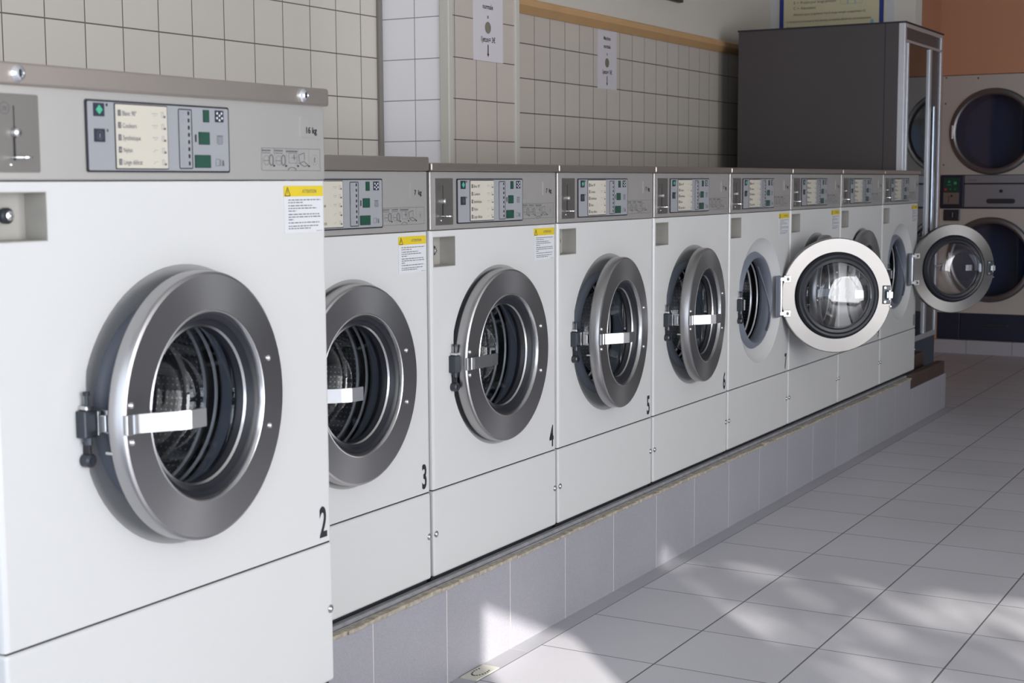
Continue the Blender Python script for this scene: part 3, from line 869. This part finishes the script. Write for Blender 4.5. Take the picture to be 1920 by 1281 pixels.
# ------------------------------------------------------------------ brown cabinet with glazed aluminium front
cb = thing('display_cabinet', 'tall dark brown cabinet with aluminium framed glass door at the end of the row', 'cabinet', (7.92, .11, .385))
H = 1.733; WC = .82; DC = .93
B().box(0, .02, .02, DC, 0, H, BROWNL).box(WC-.02, WC, .02, DC, 0, H, BROWNL).box(.02, WC-.02, DC-.02, DC, 0, H, BROWNL).box(.02, WC-.02, .02, DC-.02, 0, .03, BROWNL).box(-.001, .0, .10, .104, 0, H, INK).build('carcass', cb)
B().box(-.006, WC+.006, -.01, DC+.004, H, H+.008, INK).build('top_cap', cb)
f_ = B().box(-.002, .030, -.006, .03, 0, H, ALU, .003).box(WC-.04, WC, -.006, .03, 0, H, ALU, .003)
f_.box(.03, WC-.04, -.006, .02, H-.022, H, ALU, .002).box(.03, WC-.04, -.006, .02, H-.100, H-.085, ALU, .002).box(.03, WC-.04, -.006, .02, 0, .03, ALU, .002)
f_.build('frame', cb)
B().box(.03, WC-.04, .004, .012, H-.085, H-.022, BROWNL).build('header_panel', cb)
d_ = B().box(.036, .062, -.014, .012, .03, H-.102, ALU, .003).box(.50, .545, -.014, .012, .03, H-.102, ALU, .003)
dd = d_.build('door', cb)
B().box(.062, .50, -.004, .0, .03, H-.104, GLASSC).build('glass', dd)
B().box(.56, .60, -.03, -.016, .55, 1.32, CHROME, .006).box(.57, .59, -.016, -.004, .60, .63, CHROME).box(.57, .59, -.016, -.004, 1.25, 1.28, CHROME).build('handle', dd)
B().box(.545, WC-.04, .004, .012, .03, H-.100, BROWNL).build('side_panel', cb)
k_ = B().tube([(WC-.06, -.012, .40), (WC-.05, -.04, .415), (WC-.035, -.04, .40), (WC-.03, -.03, .375)], .006, CHROME); k_.build('hook', cb)
for z in (.55, 1.05): B().box(.021, WC-.021, .05, DC-.021, z, z+.015, BROWNL).build('shelf', cb)

# ------------------------------------------------------------------ stacked dryers, facing -x
def dryer_door():
    b = B().lathe([(.315, 0), (.315, -.012), (.305, -.024), (.285, -.028), (.272, -.022), (.268, -.008), (.268, 0)], (0, 0, 0), 'x', DRYR, 72, close=True)
    b.box(-.030, -.01, .288, .300, -.05, .05, ALU, .002)
    return b
def dryer_glass(): return B().lathe([(.268, -.010), (.18, -.016), (0, -.020)], (0, 0, 0), 'x', GLASSD, 64)
def dryer_tub(): return B().lathe([(.268, -.004), (.262, .02), (.262, .24), (0, .25)], (0, 0, 0), 'x', mat('dryer_drum_dark', (84, 98, 122), .5) if 'dryer_drum_dark' not in MATS else MATS['dryer_drum_dark'], 48)
def dryer_case():
    b = B(); bm = b.bm; b.mi(DRYW)
    for z0, z1, cz in ((.0, .775, .40), (1.026, 1.753, 1.34)):
        o = [bm.verts.new((0, y, z)) for y, z in ((.377, z0), (-.377, z0), (-.377, z1), (.377, z1))]
        es = [bm.edges.new((o[i], o[(i+1) % 4])) for i in range(4)]
        N = 64
        h = [bm.verts.new((0, .268*math.cos(2*PI*k/N), cz+.268*math.sin(2*PI*k/N))) for k in range(N)]
        es += [bm.edges.new((h[i], h[(i+1) % N])) for i in range(N)]
        bmesh.ops.triangle_fill(bm, edges=es, use_beauty=True)
        bk = [bm.verts.new((.28, v.co.y, v.co.z)) for v in o]
        for k in range(4): bm.faces.new([o[k], o[(k+1) % 4], bk[(k+1) % 4], bk[k]])
    for f in bm.faces: f.material_index = 0
    b.box(.012, .28, -.37, .37, .775, 1.026, CONSDARK)
    for y, z in ((.35, 1.74), (.12, 1.73), (.352, 1.55), (.356, 1.10)): b.cyl((0, y, z), .006, -.003, 'x', LATCH, 10)
    return b
def dryer_controls():
    b = B().box(-.004, .012, .205, .375, .788, 1.020, NAVY, .003)
    b.box(-.006, -.004, .235, .350, .900, 1.005, GREEN)
    b.box(-.006, -.004, .235, .350, .810, .895, COINP)
    for y, z, r, m in ((.31, .975, .008, GREENL), (.265, .965, .011, GREENL), (.335, .918, .010, REDL), (.30, .92, .004, GREENL), (.265, .92, .004, GREENL), (.29, .87, .008, INK)):
        b.cyl((-.006, y, z), r, -.002, 'x', m, 14)
    b.box(-.008, -.006, .295, .325, .950, .954, GREENL); b.box(-.008, -.006, .308, .312, .822, .868, INK)
    return b
def dryer_strip():
    b = B().box(0, .012, -.375, .200, .965, 1.022, DRYG, .002)
    b.text('7X7X7', -.0005, .14, .978, .022, INKG, 1, 'CENTER', 'yz'); b.text('7X7X7', -.0005, -.26, .978, .022, INKG, 1, 'CENTER', 'yz')
    return b
def dryer_drawer():
    b = B().box(0, .012, -.375, .200, .788, .955, DRYG, .003)
    b.cyl((0, -.065, .905), .013, -.004, 'x', INK, 16)
    return b
def drawer_grip():
    b = B(); pts = []
    for cy, a0 in ((.02, -PI/2), (-.15, PI/2)):
        for k in range(9): a = a0+PI*k/8; pts.append((-.006, cy+.018*math.cos(a), .832+.018*math.sin(a)))
    b.poly(pts, LATCH, .006, 0); return b
def dryer_lock():
    b = B().box(-.012, 0, .225, .345, .685, .770, LATCH, .006)
    b.cyl((-.012, .275, .730), .024, -.010, 'x', NAVY, 20); b.box(-.026, -.020, .272, .278, .712, .748, CHROMES)
    return b
YD = .695-.377
labs = ('white stacked tumble dryer with two dark round doors against the orange wall, beside the cabinet', 'white stacked tumble dryer second from the left along the back wall',
        'white stacked tumble dryer third from the left along the back wall', 'white stacked tumble dryer at the right end of the back wall')
for i in range(4):
    t = thing('stacked_dryer', labs[i], 'tumble dryer', (11.2, YD-.757*i, .30), group='stacked dryers along the back wall')
    part('body', 'dcase', dryer_case, t)
    for z in (.40, 1.34):
        d = part('door', 'ddoor', dryer_door, t, (0, 0, z)); part('glass', 'ddglass', dryer_glass, d)
        part('drum', 'ddrum', dryer_tub, t, (0, 0, z))
    part('control_panel', 'dctl', dryer_controls, t); part('label_strip', 'dstrip', dryer_strip, t)
    dw = part('drawer', 'ddraw', dryer_drawer, t); part('handle', 'dgrip', drawer_grip, dw)
    part('lock', 'dlock', dryer_lock, t)
    n = thing('base_cabinet', ('navy base panel under the leftmost stacked dryer', 'navy base panel under the second stacked dryer', 'navy base panel under the third stacked dryer', 'navy base panel under the right end dryer')[i], 'base panel', (11.2, YD-.757*i, .10), group='navy panels under the dryers')
    B().box(.005, .28, .210, .377, 0, .20, NAVY, .003).build('side_panel', n)
    fp = B().box(.005, .28, -.377, .206, 0, .20, NAVY, .003).build('front_panel', n)
    B().box(-.004, .006, -.14, .06, .105, .122, LATCH, .003).build('handle', fp)
